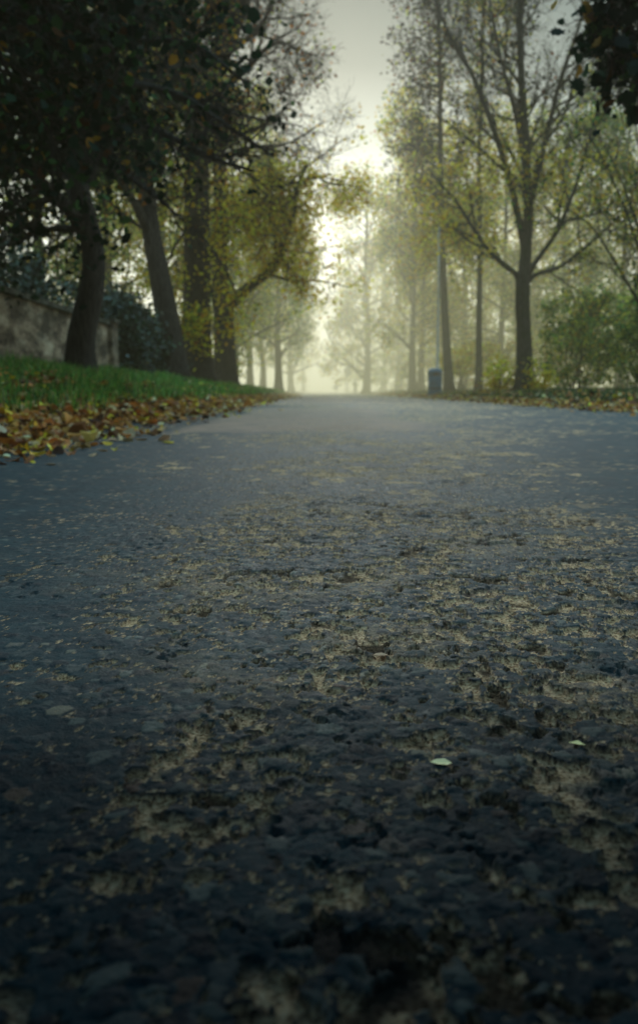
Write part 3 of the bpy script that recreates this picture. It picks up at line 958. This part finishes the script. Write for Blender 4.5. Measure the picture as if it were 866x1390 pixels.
D.limb([P(300, 215, Y), P(340, 200, Y - .3), P(390, 195, Y - .6), P(440, 165, Y - .8)], .10, .02, oCb, 12, count=9)
D.finish(bD, 'dark trunk with a crooked limb arching right over the verge among yellow leaves', 10500, .10, PAL_YEL, M['bark_dark'], M['leaf'], .18, group='big trees along the left verge', name='roadside_tree',
         keep=lambda q, r: r.random() < (.95 if q.z < 7.5 else .06))


def wild_tree(seed, h, r, crown0, spread, leaves, size, pal, label, pos, bark='bark', mat='leaf', lean=(0, 0), group=None, levels=3, count=(0, 30, 6, 4), keep=None, name='woodland_tree', trunk_pts=None, up=.05, flat=None, jit=.2, ang=(45, 80)):
    t = Tree(seed)
    b = Vector((pos[0], pos[1], gz(pos[0], pos[1]) - .06))
    o = opts(levels, count, (0, spread, spread * .45, spread * .22), (0, r * .35, .024, .011), (0, up, .02, 0), .22, ang, flat=flat, flatlvl=1)
    if trunk_pts:
        c = [b] + trunk_pts
    else:
        rr = random.Random(seed)
        c = [b] + [b + Vector((lean[0] * q + rr.uniform(-.12, .12), lean[1] * q + rr.uniform(-.12, .12), h * q)) for q in (.15, .35, .55, .78, 1.0)]
    t.limb(c, r, r * .2, o, 18, count=count[1], tmin=crown0, flare=True)
    return t.finish(b, label, leaves, size, pal, M[bark], M[mat], jit, keep, LEAF_HEX if size < .12 else LEAF_DIA, group, name)


GL = 'trees down the left side of the avenue'
GR = 'trees down the right side of the avenue'
p = P(378, 534, 55)
E = wild_tree(310, 11.5, .25, .22, 3.3, 7500, .15, PAL_GRN, 'slim round crowned green tree on the left verge where the fog thickens', (p.x, 55), group=GL, name='avenue_tree')
p = P(360, 533, 66)
wild_tree(311, 12, .24, .25, 3.2, 5000, .17, PAL_YEL, 'thin foggy trunk standing just left of the round crowned green tree', (p.x - .2, 66), group=GL, name='avenue_tree')

# ------------------------------------------------------------------ right side
Ft = Tree(320); Y = 30.0
oF = opts(3, (0, 10, 10, 8), (0, 3.0, 1.6, .8), (0, .06, .026, .012), (0, .05, .05, .03), .20, (25, 60))
oF1 = opts(3, (0, 8, 7, 6), (0, 2.2, 1.2, .6), (0, .045, .022, .011), (0, .03, .02, .02), .22, (30, 65))
bF = on_ground(P(712, 534, Y), .08)
Ft.limb([bF, P(711, 470, Y), P(710, 400, Y), P(713, 340, Y), P(717, 280, Y), P(712, 180, Y), P(706, 80, Y), P(705, -60, Y), P(700, -200, Y)], .30, .06, oF, 26, count=24, tmin=.46, flare=True, power=.8)
Ft.limb([P(708, 460, Y), P(703, 415, Y - .1), P(703, 378, Y - .1), P(692, 366, Y - .1), P(668, 346, Y - .2), P(645, 315, Y - .4), P(620, 275, Y - .6), P(585, 235, Y - .8)], .13, .03, oF1, 16, count=9, tmin=.5)
Ft.limb([P(714, 350, Y), P(696, 262, Y), P(668, 170, Y - .2), P(640, 100, Y - .4), P(604, 35, Y - .5), P(575, -40, Y - .6)], .13, .03, oF, 16, count=12)
Ft.limb([P(714, 385, Y), P(728, 372, Y), P(760, 362, Y + .2), P(798, 332, Y + .4), P(835, 300, Y + .6), P(880, 275, Y + .8)], .09, .025, oF1, 14, count=9)
Ft.limb([P(716, 372, Y), P(734, 345, Y), P(758, 310, Y - .3), P(785, 240, Y - .5), P(805, 165, Y - .6), P(835, 80, Y - .7)], .10, .025, oF, 14, count=10)
Ft.limb([P(717, 285, Y), P(738, 200, Y + .3), P(760, 110, Y + .5), P(790, 20, Y + .6), P(815, -90, Y + .6)], .11, .03, oF, 14, count=11)
Ft.limb([P(716, 255, Y), P(700, 160, Y + .5), P(675, 60, Y + .8), P(655, -60, Y + 1)], .09, .03, oF, 14, count=10)
Ft.finish(bF, 'vase shaped half bare tree forking low beside the right verge', 8000, .095, None, M['bark'], M['leaf'], .17, group=GR, name='avenue_tree',
          keep=lambda q, r: r.random() < (.9 if q.z < 8.0 else .2), pal_fn=lambda p, g: np.where(g.random((len(p), 1)) < sstep(7, 9.5, p[:, 2])[:, None], palette(len(p), PAL_BRN, g), palette(len(p), PAL_YEL, g)))

H = Tree(321); Y = 42.0
oH = opts(3, (0, 16, 8, 6), (0, 2.4, 1.5, .7), (0, .05, .026, .013), (0, .02, -.01, -.03), .20, (55, 85))
bH = on_ground(P(609, 534, Y), .08)
H.limb([bH, P(605, 450, Y), P(600, 350, Y), P(598, 240, Y), P(597, 120, Y), P(595, 0, Y), P(596, -80, Y)], .22, .04, oH, 24, count=46, tmin=.30, flare=True)
H.finish(bH, 'tall straight tree with tiered drooping sprays right of the lamp post', 13000, .12, None, M['bark'], M['leaf'], .17, keep=lambda q, r: r.random() < (.9 if q.z < 9.5 else .4), group=GR, name='avenue_tree',
         pal_fn=lambda p, g: np.where(g.random((len(p), 1)) < sstep(6.5, 10.5, p[:, 2])[:, None], palette(len(p), PAL_BRN, g), palette(len(p), PAL_YEL, g)))

G = Tree(322); Y = 40.0
oG = opts(3, (0, 16, 7, 5), (0, 2.4, 1.2, .6), (0, .04, .022, .012), (0, .04, .02, .0), .22, (40, 75))
bG = on_ground(P(649, 534, Y), .08)
G.limb([bG, P(650, 440, Y), P(651, 340, Y), P(650, 200, Y), P(655, 60, Y), P(658, -40, Y)], .16, .04, oG, 22, count=26, tmin=.34, flare=True)
G.finish(bG, 'slender straight trunk between the lamp post and the vase shaped tree', 6000, .11, PAL_MIX, M['bark'], M['leaf'], .17, group=GR, name='avenue_tree', keep=lambda q, r: r.random() < (.9 if q.z < 9 else .3))

for seed, px, Y, h, r, c0, sp, nl, pal, lab in [
    (330, 497, 74, 17, .30, 0.096, 4.6, 14450, PAL_MIX, 'foggy tree with a low spreading crown nearest the road gap on the right'),
    (331, 540, 80, 18, .28, 0.132, 4.0, 10200, PAL_MIX, 'faint trunk in the fog right of the low spreading tree'),
    (332, 560, 58, 18, .24, 0.180, 3.6, 11050, PAL_MIX, 'left trunk of the close pair behind the lamp post'),
    (333, 571, 60, 17, .22, 0.192, 3.4, 9350, PAL_YEL, 'right trunk of the close pair behind the lamp post'),
    (334, 627, 62, 17, .24, 0.150, 3.6, 9350, PAL_YEL, 'faint tree in the fog between the tiered tree and the slender trunk'),
    (335, 680, 56, 16, .24, 0.132, 3.8, 11050, PAL_MIX, 'faint tree in the fog just left of the vase shaped tree'),
    (336, 760, 54, 16, .25, 0.108, 4.2, 12750, [(2, GRN), (3, OLV), (2, YEL)], 'hazy green tree behind the bushes right of the vase shaped tree'),
    (337, 840, 50, 15, .25, 0.108, 4.2, 12750, PAL_GRN, 'hazy green tree at the far right behind the bushes'),
]:
    p = P(px, 534, Y)
    wild_tree(seed, h, r, c0, sp, nl, .17, pal, lab, (p.x, Y), group=GR, name='avenue_tree')

# trees that are copies of those, deeper in the fog
def copy_tree(o, pos, rz, s, label, group=None):
    c = o.copy(); COL.objects.link(c)
    c.location = (pos[0], pos[1], gz(pos[0], pos[1]) - .06); c.rotation_euler = (0, 0, rz); c.scale = (s, s, s * 1.05)
    c['label'] = label
    if group:
        c['group'] = group
    for ch in o.children:
        k = ch.copy(); COL.objects.link(k); k.parent = c
    return c


PROT = [o for o in COL.objects if o.type == 'EMPTY' and o.name.startswith('avenue_tree')]
by = {o['label'].split()[0] + o['label'].split()[1]: o for o in PROT}
T_low, T_pair, T_pair2, T_green = (next(o for o in PROT if k in o['label']) for k in ('low spreading crown nearest', 'left trunk of', 'right trunk of', 'hazy green tree behind'))
T_round = E
WG = 'trees dissolving in the fog'
for src, px, Y, rz, s, lab in [
    (T_low, 395, 84, 2.0, .9, 'pale grey tree in the fog between the round crowned tree and the road gap'),
    (T_pair, 340, 60, 1.0, .95, 'foggy tree behind the crooked limb on the left'),
    (T_green, 318, 46, 4.0, .85, 'yellow green hazy tree behind the crooked limbed trunk'),
    (T_pair2, 280, 52, .5, 1.0, 'hazy tree behind the thickest left trunk'),
    (T_green, 225, 40, 2.5, .9, 'hazy tree filling the gap between the two thick left trunks'),
    (T_low, 150, 36, 1.3, .75, 'tree behind the ivy and wall on the left'),
    (T_round, 60, 30, .7, 1.0, 'green tree behind the wall at the left edge'),
    (T_pair2, 412, 118, 3.0, 1.0, 'ghostly pale tree left of the bright road gap'),
    (T_low, 520, 104, 5.0, 1.0, 'ghostly pale tree right of the bright road gap'),
    (T_pair, 470, 150, 2.2, 1.0, 'palest tree at the far end of the road'),
    (T_pair, 590, 84, 4.1, 1.0, 'ghostly tree seen between lamp post and close pair'),
    (T_green, 655, 78, .4, 1.0, 'ghostly tree behind the slender straight trunk'),
    (T_pair2, 720, 74, 1.9, 1.05, 'ghostly tree behind the vase shaped tree'),
    (T_low, 800, 68, 3.3, 1.0, 'ghostly broad tree behind the right hand bushes'),
]:
    p = P(px, 534, Y)
    copy_tree(src, (p.x, Y), rz, s, lab, WG)

# thin stemmed tree at the right edge
S = Tree(340); Y = 22.0
oS = opts(3, (0, 9, 8, 5), (0, 1.7, .9, .45), (0, .022, .012, .007), (0, .05, .02, -.02), .16, (25, 55))
bS = on_ground(P(905, 535, Y), .06)
for k, c in enumerate([
    [(900, 460), (880, 380), (850, 290), (820, 220), (790, 170)],
    [(903, 450), (878, 350), (845, 250), (800, 160)],
    [(906, 450), (890, 330), (868, 210), (850, 90)],
    [(908, 450), (915, 320), (900, 180), (890, 40)],
    [(899, 460), (860, 400), (825, 340), (795, 300), (760, 280)],
    [(910, 450), (940, 330), (960, 200)]]):
    S.limb([bS] + [P(a, b, Y + .25 * (k % 3) - .3) for a, b in c], .05, .012, oS, 14, k=6, count=9)
S.finish(bS, 'multi stemmed thin tree fanning up at the right edge', 3000, .075, [(3, GRN), (3, OLV), (1, GLD), (2, (.02, .035, .02))], M['bark'], M['leaf'], .12,
         keep=lambda q, r: r.random() < .5, group=GR, name='young_tree')

GB = 'bushes along the right wood edge'
for seed, blobs, nl, pal, lab in [
    (401, [(9.0, 31, 1.6, 1.3, 1.2, 1.4), (10.2, 32, 2.2, 1.4, 1.3, 1.6), (9.4, 33, 3.0, 1.2, 1.2, 1.2)], 9000, PAL_GRN, 'hazy green bush just right of the vase shaped tree'),
    (402, [(10.2, 27, 1.6, 1.4, 1.2, 1.4), (11.2, 28, 2.4, 1.4, 1.4, 1.6), (10.6, 28, 3.3, 1.1, 1.1, 1.0)], 9000, [(2, (.045, .09, .03)), (3, GRN), (2, OLV)], 'olive green bush at the right edge under the thin stems'),
    (403, [(12.5, 36, 2.2, 2.2, 1.8, 2.2), (14.2, 37, 3.0, 2.2, 2, 2.4), (11.6, 37, 3.2, 1.6, 1.5, 1.6)], 11000, PAL_GRN, 'tall hazy bush behind the other bushes at the far right'),
    (404, [(7.2, 46, 1.8, 1.2, 1.2, .8), (8.4, 46.5, 2.0, 1.1, 1.1, 1.0)], 3500, PAL_YEL, 'golden bush in the haze left of the vase shaped tree'),
    (405, [(6.2, 30.6, .75, .45, .4, .75), (7.25, 29.4, .7, .4, .35, .65)], 1300, PAL_YEL, 'yellow leaved sucker shoots around the foot of the vase shaped tree'),
    (406, [(11.5, 48, 2.0, 1.8, 1.5, 1.8), (13.5, 48, 2.6, 1.8, 1.5, 2.0)], 6000, PAL_MIX, 'foggy mixed bush in the gap behind the hazy green bush'),
]:
    shrub('wood_edge_bush', lab, 'bush', blobs, nl, .10 if seed < 404 else .11, pal, M['leaf'], seed, 9, GB, shell=.55, bark='bark', cull=.9)
for seed, px, Y, wd_, lab in [(420, 690, 60, 1.0, 'misty shrub in the wood behind the foot of the vase shaped tree'), (421, 625, 64, 1.1, 'misty shrub between the tiered tree and the slender trunk'),
                         (422, 565, 78, 1.2, 'misty shrub behind the blue bin and the close pair of trunks'), (423, 800, 60, 1.3, 'misty shrub deep in the wood on the far right'), (424, 530, 92, 1.2, 'ghostly shrub under the low spreading crown')]:
    p = P(px, 534, Y)
    shrub('woodland_shrub', lab, 'shrub', [(p.x + dx * wd_, Y + dy, 1.5 + dz, 2.0 * wd_, 1.5, 1.6) for dx, dy, dz in ((0, 0, 0), (2.4, .6, 1.2), (-2.2, .8, .6), (.5, 1, 2.6))], 6500, .17, [(2, GRN), (3, OLV), (2, GLD)], M['leaf'], seed, 8, 'shrubs in the foggy wood', shell=.5, bark='bark', cull=.9, tmpl=LEAF_DIA)
shrub('wood_edge_bush', 'misty low bush under the crowns behind the crooked limbed trunk', 'bush',
      [(-5.2, 42, 1.3, 1.6, 1.6, 1.2), (-6.8, 40, 1.6, 1.6, 1.6, 1.6)], 5000, .11, PAL_MIX, M['leaf'], 410, 8, 'bushes along the left wood edge', shell=.55, bark='bark', cull=.9)

# ------------------------------------------------------------------ lamp post
Yl = 40.0
pl = P(593, 534, Yl)
lb = Vector((pl.x, Yl, gz(pl.x, Yl) - .03))
lamp = thing('street_lamp', 'tall grey street lamp with a flat pale head standing at the blue bin', 'street lamp', lb)
top = P(593, 290, Yl).z - lb.z
w = Geo(); w.lathe([(.10, 0), (.10, 1.1), (.092, 1.16), (.066, 1.2), (.05, top * .6), (.042, top - .15)], 14)
link('pole', w.mesh('pole', M['galv']), lamp)
w = Geo(); w.tube([(0, 0, top - .17), (0, 0, top - .05), (-.06, -.0, top + .02), (-.22, 0, top + .05)], [.038, .035, .032, .03], 8)
link('arm', w.mesh('arm', M['galv']), lamp)
w = Geo()
sec = []
for i, (x, wx_, hz) in enumerate([(-.12, .05, .04), (-.2, .12, .07), (-.36, .16, .09), (-.55, .16, .085), (-.70, .10, .05), (-.76, .03, .02)]):
    a = np.linspace(0, 2 * math.pi, 12, endpoint=False)
    sec.append(np.stack([np.full(12, x), wx_ * np.cos(a), top + .055 + hz * np.where(np.sin(a) > 0, 1, .35) * np.sin(a)], 1))
V = np.concatenate(sec)
fs = [(i * 12 + j, i * 12 + (j + 1) % 12, (i + 1) * 12 + (j + 1) % 12, (i + 1) * 12 + j) for i in range(5) for j in range(12)]
w.add(V, fs + [tuple(range(12)), tuple(range(60, 72))[::-1]])
lh = link('lamp_head', w.mesh('lamp_head', M['lampshell']), lamp)
w = Geo(); w.lathe([(.02, -.055), (.10, -.045), (.125, -.018), (.125, 0)], 16, (-.42, 0, top + .035))
link('lens', w.mesh('lens', M['lens']), lh)

# ------------------------------------------------------------------ blue bin
pb = P(590, 534, 37.6)
bb = Vector((pb.x, 37.6, gz(pb.x, 37.6) - .02))
bn = thing('litter_bin', 'dark blue cylindrical litter bin with a domed lid at the foot of the lamp post', 'bin', bb)
hb = P(590, 500, 37.6).z - bb.z
rb = .30
w = Geo(); w.lathe([(rb * .9, 0), (rb * .95, .04), (rb * .97, .1), (rb, hb * .45), (rb, hb - .34), (rb * .97, hb - .33)], 28)
bo = link('bin_body', w.mesh('bin_body', M['bin_blue']), bn)
w = Geo(); w.lathe([(rb * 1.02, .3), (rb * 1.02, .34), (rb * 1.0, .345)], 28); link('band', w.mesh('band', M['black']), bo)
w = Geo(); w.lathe([(rb * .97, hb - .328), (rb * 1.04, hb - .32), (rb * 1.04, hb - .14), (rb * .96, hb - .07), (rb * .74, hb - .02), (rb * .4, hb + .005), (.02, hb + .012)], 28)
ld = link('lid', w.mesh('lid', M['bin_blue']), bn)
w = Geo()
aa = np.linspace(-1.9, -1.24, 7)
V = [(math.cos(a) * rb * 1.055, math.sin(a) * rb * 1.055, z) for a in aa for z in (hb - .28, hb - .17)]
w.add(V, [(2 * i, 2 * i + 2, 2 * i + 3, 2 * i + 1) for i in range(6)])
link('slot', w.mesh('slot', M['black'], False), ld)

# ------------------------------------------------------------------ far signs
def road_sign(px, Y, h, r, label):
    p = P(px, 533, Y)
    b = Vector((p.x, Y, gz(p.x, Y) - .03))
    o = thing('road_sign', label, 'sign', b, 'small signs far down the road')
    w = Geo(); w.lathe([(.045, 0), (.045, h + r)], 10); link('post', w.mesh('post', M['galv']), o)
    w = Geo(); a = np.linspace(0, 2 * math.pi, 24, endpoint=False)
    for y in (-.050, -.062):
        w.V.append(np.stack([r * np.cos(a), np.full(24, y), h + r * np.sin(a)], 1)); w.n += 24
    w.F += [np.arange(24), np.arange(24, 48)[::-1]]; w.T += [[24], [24]]
    for i in range(24):
        w.F.append(np.array([i, 24 + i, 24 + (i + 1) % 24, (i + 1) % 24])); w.T.append([4])
    link('sign_plate', w.mesh('sign_plate', M['signgrey'], False), o)


road_sign(472, 88, 2.3, .42, 'round sign on a thin post far off right of the bright road gap')
road_sign(456, 96, .75, .26, 'short round marker low down in the bright road gap')


def bollard(px, Y, h, label):
    p = P(px, 533, Y)
    o = thing('bollard', label, 'bollard', (p.x, Y, gz(p.x, Y) - .03))
    w = Geo(); w.lathe([(.13, 0), (.12, .1), (.11, h * .8), (.13, h * .82), (.13, h * .88), (.09, h * .97), (.03, h)], 14)
    link('shaft', w.mesh('shaft', M['signgrey']), o)


bollard(482, 82, 1.25, 'grey bollard on the far right verge beside the round sign')

# ------------------------------------------------------------------ fog, sky, sun
w = Geo(); w.box((-260, -60, -3), (260, 420, 46))
m = Mat('fog_volume')
geo = m.n('NewGeometry'); sx = m.n('SeparateXYZ'); m.l(geo.outputs['Position'], sx.inputs[0])


def ss_node(v, a, b):
    r = m.n('MapRange', interpolation_type='SMOOTHSTEP')
    r.inputs['From Min'].default_value = a; r.inputs['From Max'].default_value = b
    m.l(v, r.inputs['Value'])
    return r.outputs['Result']


# thin haze around the camera, a thick bank of fog further along the avenue, thinning with height
bank = m.math('MULTIPLY', ss_node(sx.outputs[1], 15, 66), m.math('SUBTRACT', 1.0, m.math('MULTIPLY', ss_node(sx.outputs[2], 3, 14), .96)))
dens = m.math('ADD', m.math('MULTIPLY', bank, .021), m.math('MULTIPLY', m.math('SUBTRACT', 1.0, ss_node(sx.outputs[2], 8, 24)), .0008))
SCAT = .34
ab = m.n('VolumeAbsorption'); ab.inputs['Color'].default_value = (0, 0, 0, 1)
m.l(m.math('MULTIPLY', dens, 1 - SCAT), ab.inputs['Density'])
vs = m.n('VolumeScatter'); vs.inputs['Color'].default_value = (1, 1, .96, 1); vs.inputs['Anisotropy'].default_value = .72
m.l(m.math('MULTIPLY', dens, SCAT), vs.inputs['Density'])
em = m.n('Emission'); em.inputs['Color'].default_value = (.375, .375, .205, 1)  # glow added to the fog in place of multiply scattered light
m.l(m.math('MULTIPLY', dens, 1.2), em.inputs['Strength'])
a1 = m.n('AddShader'); a2 = m.n('AddShader')
m.l(ab.outputs[0], a1.inputs[0]); m.l(em.outputs[0], a1.inputs[1])
m.l(a1.outputs[0], a2.inputs[0]); m.l(vs.outputs[0], a2.inputs[1])
m.l(a2.outputs[0], m.out.inputs['Volume'])
fog = link('fog', w.mesh('fog', m.m, False))
tag(fog, kind='stuff')

SUN_EL, SUN_AZ = R(17.0), R(0.5)     # ahead, a little right of the road
wd = bpy.data.worlds.new('World'); SC.world = wd; wd.use_nodes = True
t = wd.node_tree; t.nodes.clear()
out = t.nodes.new('ShaderNodeOutputWorld'); bg = t.nodes.new('ShaderNodeBackground')
sky = t.nodes.new('ShaderNodeTexSky'); sky.sky_type = 'NISHITA'; sky.sun_disc = False
sky.sun_elevation = SUN_EL; sky.sun_rotation = SUN_AZ; sky.dust_density = 6.0; sky.air_density = 1.5
tc = t.nodes.new('ShaderNodeTexCoord'); sp = t.nodes.new('ShaderNodeSeparateXYZ')
t.links.new(tc.outputs['Generated'], sp.inputs[0])
rp = t.nodes.new('ShaderNodeValToRGB')
e = rp.color_ramp.elements
for _ in range(6):
    e.new(.5)
for q, (pos, c) in zip(e, [(0.0, (5.0, 5.4, 4.6)), (.15, (7.8, 8.3, 7.3)), (.205, (6.0, 6.6, 5.9)), (.26, (2.6, 3.2, 3.05)), (.33, (.90, 1.35, 1.40)), (.42, (.40, .76, .86)), (.62, (6.6, 10.2, 11.6)), (1.0, (4.2, 9.2, 11.8))]):
    q.position = pos; q.color = (*c, 1)
t.links.new(sp.outputs[2], rp.inputs[0])
mx = t.nodes.new('ShaderNodeMixRGB'); mx.inputs[0].default_value = .985     # overcast veil over the clear sky
t.links.new(sky.outputs[0], mx.inputs[1]); t.links.new(rp.outputs[0], mx.inputs[2])
mr = t.nodes.new('ShaderNodeMapRange'); mr.inputs['From Min'].default_value = -1.0; mr.inputs['From Max'].default_value = 1.0
mr.inputs['To Min'].default_value = .36; mr.inputs['To Max'].default_value = 1.25       # the sky is brighter towards the veiled sun
t.links.new(sp.outputs[1], mr.inputs['Value'])
mm = t.nodes.new('ShaderNodeMixRGB'); mm.blend_type = 'MULTIPLY'; mm.inputs[0].default_value = 1.0
t.links.new(mx.outputs[0], mm.inputs[1]); t.links.new(mr.outputs[0], mm.inputs[2])
t.links.new(mm.outputs[0], bg.inputs[0]); bg.inputs[1].default_value = .15
t.links.new(bg.outputs[0], out.inputs[0])

sd = bpy.data.lights.new('sun', 'SUN'); sd.energy = 3.6; sd.angle = R(14); sd.color = (1.0, .98, .88)
so = bpy.data.objects.new('sun', sd); COL.objects.link(so)
so.rotation_euler = Vector((math.sin(SUN_AZ) * math.cos(SUN_EL), math.cos(SUN_AZ) * math.cos(SUN_EL), math.sin(SUN_EL))).to_track_quat('Z', 'Y').to_euler()
so.location = (0, 60, 30)

SC.view_settings.view_transform = 'Standard'
SC.view_settings.look = 'None'
SC.view_settings.exposure = 0
SC.view_settings.gamma = 1
SC.render.engine = 'CYCLES'
cy = SC.cycles
cy.use_denoising = True
try:
    cy.denoiser = 'OPENIMAGEDENOISE'
except Exception:
    pass
cy.max_bounces = 6; cy.diffuse_bounces = 3; cy.glossy_bounces = 2; cy.transmission_bounces = 4; cy.volume_bounces = 0; cy.transparent_max_bounces = 6
cy.sample_clamp_indirect = 4.0
cy.volume_step_rate = .2; cy.volume_max_steps = 256
cy.use_adaptive_sampling = False
